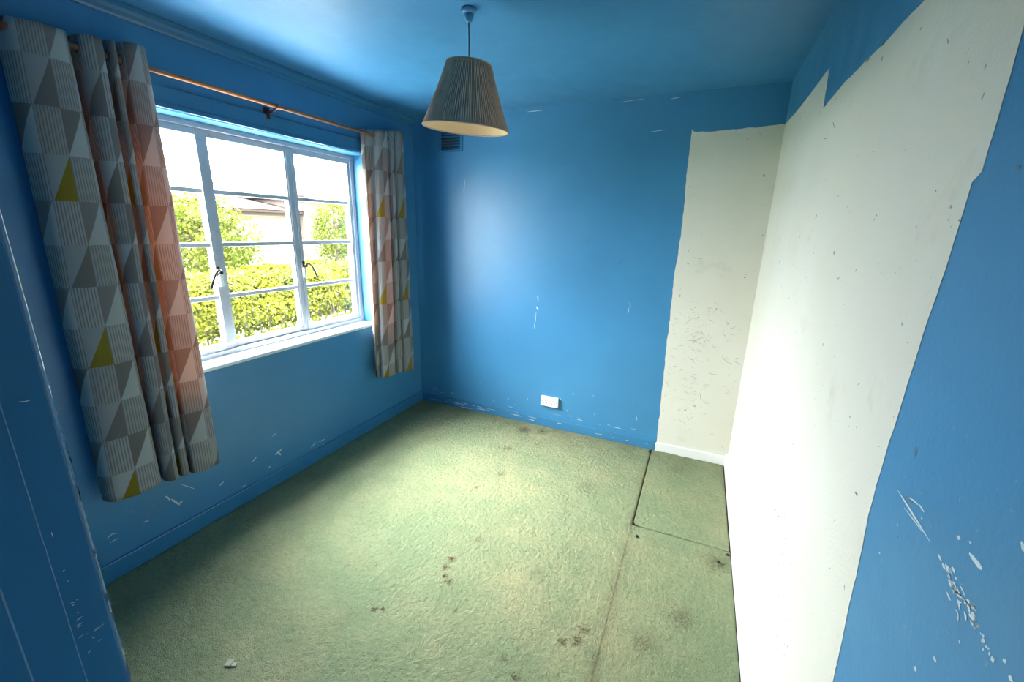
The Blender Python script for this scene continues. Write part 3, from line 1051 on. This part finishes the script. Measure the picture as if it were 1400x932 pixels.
trimm = Mat('taupe_braid_trim', (0.50, 0.37, 0.29), 0.85).m
tb = obj('bottom_trim', ring(R1 - 0.001, -SH, 0.0034), trimm, smooth=True)
tt = obj('top_trim', ring(R0 - 0.001, 0.0, 0.0034), trimm, smooth=True)
bm = ring(0.024, -0.018, 0.0018, 24)
for k in range(3):
    a = 2 * math.pi * k / 3 + 0.4
    tube(bm, [(0.024 * math.cos(a), 0.024 * math.sin(a), -0.018), ((R0 - .003) * math.cos(a), (R0 - .003) * math.sin(a), -0.003)], 0.0018, 6)
sp = obj('spider_frame', bm, m_lock, smooth=True)
# the shade hangs a little askew on its flex
TILT = Matrix.Rotation(math.radians(5.5), 4, Vector((0.40, 0.92, 0)).normalized())
shade.matrix_world = Matrix.Translation((LX, LYY, ZT)) @ TILT
for o in (cover, lin, tb, tt, sp):
    o.parent = shade
shade.parent = lamp
shade.matrix_parent_inverse = Matrix.Translation(-lamp.location)

# ------------------------------------------------------------------ socket and vent on the far wall
sk = tag(empty('wall_socket', (1.265, D, 0.185)), 'white double power socket low on the blue far wall', 'socket')
rel(obj('back_box', B(1.197, 1.339, D - 0.017, D, 0.186, 0.264, bevel=0.002), m_lock), sk)
pf = rel(obj('face_plate', B(1.193, 1.341, D - 0.026, D - 0.016, 0.183, 0.267, bevel=0.004, seg=3), m_lock, smooth=False), sk)
for cx_ in (1.233, 1.300):
    for dx, dz, wx, wz in ((0, 0.013, 0.0055, 0.0095), (-0.012, -0.010, 0.0085, 0.006), (0.012, -0.010, 0.0085, 0.006)):
        rel(obj('pin_slot', B(cx_ + dx - wx / 2, cx_ + dx + wx / 2, D - 0.0262, D - 0.0225, 0.222 + dz - wz / 2, 0.222 + dz + wz / 2), m_dark), sk)
for cx_ in (1.206, 1.328):
    rel(obj('screw', tube(bmesh.new(), [(cx_, D - 0.025, 0.225), (cx_, D - 0.0268, 0.225)], 0.0035, 10), m_iron), sk)

vt = tag(empty('air_vent', (0.355, D, 2.14)), 'blue painted louvred air vent high on the far wall', 'vent')
vx0, vx1, vz0, vz1 = 0.252, 0.462, 2.140, 2.292
bm = bmesh.new()
box(bm, vx0, vx0 + 0.018, D - 0.014, D, vz0, vz1, bevel=0.002)
box(bm, vx1 - 0.018, vx1, D - 0.014, D, vz0, vz1, bevel=0.002)
box(bm, vx0 + 0.018, vx1 - 0.018, D - 0.014, D, vz0, vz0 + 0.014, bevel=0.002)
box(bm, vx0 + 0.018, vx1 - 0.018, D - 0.014, D, vz1 - 0.014, vz1, bevel=0.002)
rel(obj('vent_frame', bm, m_blue_trim), vt)
rel(obj('vent_back', B(vx0 + 0.018, vx1 - 0.018, D - 0.0015, D - 0.0005, vz0 + 0.014, vz1 - 0.014), m_dark), vt)
slat = None
for k in range(6):
    z = vz0 + 0.026 + k * 0.0205
    bm = bmesh.new()
    box(bm, -(vx1 - vx0) / 2 + 0.018, (vx1 - vx0) / 2 - 0.018, -0.007, 0.007, -0.0015, 0.0015)
    bmesh.ops.rotate(bm, verts=bm.verts, matrix=Matrix.Rotation(math.radians(38), 3, 'X'))
    o = obj('slat', bm, m_blue_trim)
    o.location = ((vx0 + vx1) / 2, D - 0.009, z)
    rel(o, vt)

# ------------------------------------------------------------------ outside: garden and a house
GZ0 = -0.35


def leaf_material(name, a, b):
    M = Mat(name, a, 0.6, 0.07)
    p = M.geo_pos()
    n = M.noise(p, 3.0, 3)
    n2 = M.noise(p, 40, 1)
    c = M.mix(M.ramp(n * 0.6 + n2 * 0.4, 0.35, 0.65), a, b)
    M.base(c)
    tl = M.new('ShaderNodeBsdfTranslucent')
    M.nt.links.new(M.mix(0.5, c, (0.07, 0.10, 0.005)), tl.inputs[0])
    mx = M.new('ShaderNodeMixShader')
    mx.inputs[0].default_value = 0.3
    M.nt.links.new(M.b.outputs[0], mx.inputs[1])
    M.nt.links.new(tl.outputs[0], mx.inputs[2])
    M.nt.links.new(mx.outputs[0], M.out.inputs[0])
    return M.m


m_hedge = leaf_material('yellow_green_hedge_leaf', (0.028, 0.033, 0.003), (0.078, 0.074, 0.004))
m_tree = leaf_material('green_tree_leaf', (0.030, 0.040, 0.005), (0.058, 0.064, 0.006))
m_bark = Mat('grey_brown_bark', (0.06, 0.045, 0.035), 0.9).m


def grass_mat():
    M = Mat('mown_grass', (0.05, 0.075, 0.02), 0.9)
    n = M.noise(M.geo_pos(), 4, 6)
    M.base(M.mix(M.ramp(n, 0.3, 0.7), (0.045, 0.065, 0.018), (0.075, 0.090, 0.028)))
    M.bump(M.noise(M.geo_pos(), 60, 4), 0.6, 0.03)
    return M.m


gm = []
NG = 40
gv, gf = [], []
for j in range(NG + 1):
    for i in range(NG + 1):
        x, y = -45 + (44.7) * i / NG, -25 + 70 * j / NG
        gv.append((x, y, GZ0 + 0.03 * noise.noise(Vector((x * .4, y * .4, 0))) * min(1, abs(x + 0.3))))
for j in range(NG):
    for i in range(NG):
        gf.append((j * (NG + 1) + i, j * (NG + 1) + i + 1, (j + 1) * (NG + 1) + i + 1, (j + 1) * (NG + 1) + i))
tag(obj('ground', (gv, [], gf), grass_mat(), smooth=True), 'garden lawn outside the window', kind='structure')


bm = B(-2.55, -WT - 0.001, -6, 14, GZ0 - 0.05, GZ0 + 0.045, bevel=0.01)  # out of view; added so daylight reflects up onto the room's ceiling
pm = Mat('pale_concrete', (0.42, 0.40, 0.36), 0.9)
pm.base(pm.mix(pm.ramp(pm.noise(pm.geo_pos(), 5, 6), 0.3, 0.7), (0.38, 0.36, 0.32), (0.46, 0.44, 0.40)))
tag(obj('bounce_path', bm, pm.m), 'unseen pale concrete strip added between the hedge and the house wall to bounce light onto the ceiling', kind='structure')


def leaves(pts, nrm, size):
    """one folded four-cornered leaf per point"""
    n = len(pts)
    d = rng.normal(size=(n, 3))
    d /= np.linalg.norm(d, axis=1)[:, None]
    nn = nrm + 0.7 * rng.normal(size=(n, 3))
    nn /= np.linalg.norm(nn, axis=1)[:, None]
    t = d - nn * (d * nn).sum(1)[:, None]
    t /= np.linalg.norm(t, axis=1)[:, None]
    b = np.cross(nn, t)
    L = size * rng.uniform(0.6, 1.2, n)[:, None]
    Wd = L * 0.33
    v = np.stack([pts - t * L * .5, pts + b * Wd - nn * L * .06, pts + t * L * .5, pts - b * Wd - nn * L * .06], 1).reshape(-1, 3)
    k = np.arange(n)[:, None] * 4
    f = np.concatenate([k + np.array([0, 1, 2]), k + np.array([0, 2, 3])], 1).reshape(-1, 3)
    return v, f


def mesh_np(name, v, f, mat, parent):
    me = bpy.data.meshes.new(name)
    me.vertices.add(len(v))
    me.vertices.foreach_set('co', v.astype(np.float32).ravel())
    me.loops.add(f.size)
    me.loops.foreach_set('vertex_index', f.astype(np.int32).ravel())
    me.polygons.add(len(f))
    me.polygons.foreach_set('loop_start', np.arange(0, f.size, 3, dtype=np.int32))
    me.update(calc_edges=True)
    me.materials.append(mat)
    o = bpy.data.objects.new(name, me)
    COL.objects.link(o)
    rel(o, parent)
    o['kind'] = 'stuff'
    return o


def wob3(v, s, seed):
    return np.array([noise.noise(Vector((p[0] * s + seed, p[1] * s, p[2] * s))) for p in v])


# hedge: rounded bank of foliage
def hedge(name, label, x, y0, y1, hw, top, n):
    root = tag(empty(name, (x, (y0 + y1) / 2, GZ0)), label, 'hedge')
    y = rng.uniform(y0, y1, n)
    a = rng.uniform(-0.25 * math.pi, 1.15 * math.pi, n)
    base = np.stack([np.cos(a), np.zeros(n), np.sin(a)], 1)
    sx = np.sign(base[:, 0]) * np.abs(base[:, 0]) ** 0.55
    sz = np.sign(base[:, 2]) * np.abs(base[:, 2]) ** 0.55
    hgt = (top - GZ0)
    dep = 1 - np.abs(rng.normal(0, 0.10, n))
    key = np.stack([sx, y, sz], 1)
    bumpy = 1 + 0.13 * wob3(key * np.array([1, 1.6, 1]), 1.3, 3.0) + 0.06 * wob3(key, 5.0, 8.0)
    r = dep * bumpy
    p = np.stack([x + hw * sx * r, y, GZ0 + hgt * 0.5 + hgt * 0.5 * sz * r], 1)
    keep = p[:, 2] > GZ0 + 0.03
    p, nr = p[keep], np.stack([sx, np.zeros(n), sz], 1)[keep]
    v, f = leaves(p, nr, 0.062)
    mesh_np('foliage', v, f, m_hedge, root)
    bm = bmesh.new()
    for k in range(int((y1 - y0) / 0.35)):
        yy = y0 + 0.2 + k * 0.35
        for q in range(3):
            e_ = Vector((x + random.uniform(-.45, .45) * hw, yy + random.uniform(-.3, .3), GZ0 + hgt * random.uniform(.6, .85)))
            tube(bm, [(x, yy, GZ0 - 0.02), ((x + e_.x) / 2, (yy + e_.y) / 2 + .03, (GZ0 + e_.z) / 2), e_], [0.02, 0.013, 0.006], 6)
    rel(obj('stems', bm, m_bark), root)
    return root


hedge('garden_hedge', 'bright yellow green garden hedge just outside the window', -3.55, 0.6, 9.2, 0.75, 0.93, 90000)


def tree(name, label, x, y, rx, ry, z0, z1, n, size, seedv):
    root = tag(empty(name, (x, y, GZ0)), label, 'tree', 'leafy trees in the garden')
    cz_, rz_ = (z0 + z1) / 2, (z1 - z0) / 2
    d = rng.normal(size=(n, 3))
    d /= np.linalg.norm(d, axis=1)[:, None]
    r = rng.uniform(0.25, 1, n) ** 0.45
    lump = 1 + 0.30 * wob3(d, 2.2, seedv) + 0.15 * wob3(d, 6.0, seedv + 5)
    p = np.stack([x + rx * d[:, 0] * r * lump, y + ry * d[:, 1] * r * lump, cz_ + rz_ * d[:, 2] * r * lump], 1)
    den = wob3(p, 2.6, seedv + 9)
    keep = den > -0.18
    v, f = leaves(p[keep], d[keep], size)
    mesh_np('foliage', v, f, m_tree, root)
    bm = bmesh.new()
    tube(bm, [(x, y, GZ0 - 0.05), (x + 0.03, y, z0 * .6 + GZ0 * .4), (x, y + .03, cz_), (x, y, cz_ + rz_ * .7)], [.07, .055, .035, .01], 8)
    rel(obj('trunk', bm, m_bark), root)
    for k in range(9):
        a = k * 2.4
        zb = z0 + (cz_ - z0) * (0.3 + 0.12 * k)
        bm = tube(bmesh.new(), [(x, y, zb), (x + rx * .4 * math.cos(a), y + ry * .4 * math.sin(a), zb + rz_ * .25),
                                (x + rx * .8 * math.cos(a), y + ry * .8 * math.sin(a), zb + rz_ * .42)], [.028, .018, .006], 6)
        rel(obj('branch', bm, m_bark), root)
    return root


tree('garden_tree', 'rounded leafy tree beyond the hedge seen through the left casement', -7.2, 5.35, 1.1, 1.15, -0.3, 2.25, 17000, 0.085, 1.0)
tree('garden_tree', 'small leafy tree in front of the house seen through the right casement', -9.2, 10.9, 0.75, 0.75, 0.2, 2.45, 8000, 0.09, 21.0)


def brick_mat():
    M = Mat('pale_brick', (0.30, 0.19, 0.14), 0.95, 0.05)
    t = M.new('ShaderNodeTexBrick')
    mp = M.new('ShaderNodeMapping')
    mp.inputs['Rotation'].default_value = (math.radians(90), 0, math.radians(90))
    M.nt.links.new(M.geo_pos(), mp.inputs[0])
    M.nt.links.new(mp.outputs[0], t.inputs[0])
    t.inputs['Color1'].default_value = (0.085, 0.066, 0.055, 1)
    t.inputs['Color2'].default_value = (0.060, 0.046, 0.040, 1)
    t.inputs['Mortar'].default_value = (0.13, 0.12, 0.11, 1)
    t.inputs['Scale'].default_value = 2.2
    M.base(t.outputs[0])
    return M.m


def roof_mat():
    M = Mat('red_brown_roof_tiles', (0.16, 0.075, 0.05), 0.95, 0.04)
    p = M.geo_pos()
    x, y, z = M.xyz(p)
    rowk = (z / 0.17)
    f = rowk.fract()
    cl = (y / 0.30 + rowk.floor() * 0.5).fract()
    line = f.lt(0.22).mx(cl.lt(0.07))
    M.base(M.mix(line, M.mix(M.noise(p, 1.5, 4), (0.026, 0.019, 0.0165), (0.034, 0.024, 0.020)), (0.006, 0.004, 0.0035)))
    M.bump(f, 0.5, 0.05)
    return M.m


m_brick, m_roof = brick_mat(), roof_mat()
m_pane = Mat('dark_house_glass', (0.03, 0.035, 0.04), 0.08).m
hx, hy0, hy1 = -18.0, 17.4, 27.4
hs_ = tag(empty('house', (hx - 4, 21, GZ0)), 'brick house with a tiled hipped roof behind the garden', 'house')


def hp(name, bm, mat):
    return rel(obj(name, bm, mat), hs_)


hp('wall', B(hx - 8, hx, hy0, hy1, GZ0 - .1, 3.05), m_brick)


def hip(x0, x1, y0, y1, z0, z1, ov=0.4):
    x0, x1, y0, y1 = x0 - ov, x1 + ov, y0 - ov, y1 + ov
    hw = (x1 - x0) / 2
    v = [(x0, y0, z0), (x1, y0, z0), (x1, y1, z0), (x0, y1, z0), ((x0 + x1) / 2, y0 + hw, z1), ((x0 + x1) / 2, y1 - hw, z1),
         (x0, y0, z0 - .12), (x1, y0, z0 - .12), (x1, y1, z0 - .12), (x0, y1, z0 - .12)]
    f = [(0, 1, 4), (1, 2, 5, 4), (2, 3, 5), (3, 0, 4, 5), (6, 7, 1, 0), (7, 8, 2, 1), (8, 9, 3, 2), (9, 6, 0, 3), (9, 8, 7, 6)]
    return v, [], f


hp('roof', hip(hx - 8, hx, hy0, hy1, 3.05, 5.5), m_roof)
hp('side_wing', B(hx - 5, hx - 0.6, 12.9, hy0, GZ0 - .1, 2.25), m_brick)
hp('side_wing_roof', ([(hx - 0.2, 12.6, 2.25), (hx - 0.2, hy0, 2.25), (hx - 5, hy0, 3.0), (hx - 5, 12.6, 3.0), (hx - 0.2, 12.6, 2.1), (hx - 0.2, hy0, 2.1),
                       (hx - 5, hy0, 2.1), (hx - 5, 12.6, 2.1)], [], [(0, 1, 2, 3), (4, 5, 1, 0), (5, 6, 2, 1), (6, 7, 3, 2), (7, 4, 0, 3), (7, 6, 5, 4)]), m_roof)
hp('gutter', tube(bmesh.new(), [(hx + .46, hy0 - .4, 2.98), (hx + .46, hy1 + .4, 2.98)], 0.06, 8), m_white)
hp('chimney', B(hx - 4.6, hx - 3.8, 22.6, 23.4, 4.8, 6.6), m_brick)
for wy, wz, ww, wh in ((18.2, 0.9, 1.3, 1.25), (21.0, 0.9, 1.6, 1.25), (24.4, 0.9, 1.3, 1.25)):
    wd = hp('window', B(hx - 0.02, hx + 0.05, wy, wy + ww, wz, wz + wh), m_white)
    for k in range(3):
        for j in range(2):
            pw, ph = ww / 3, wh / 2
            o = obj('pane', B(hx + 0.045, hx + 0.056, wy + k * pw + .05, wy + (k + 1) * pw - .05, wz + j * ph + .05, wz + (j + 1) * ph - .05), m_pane)
            o.parent = wd
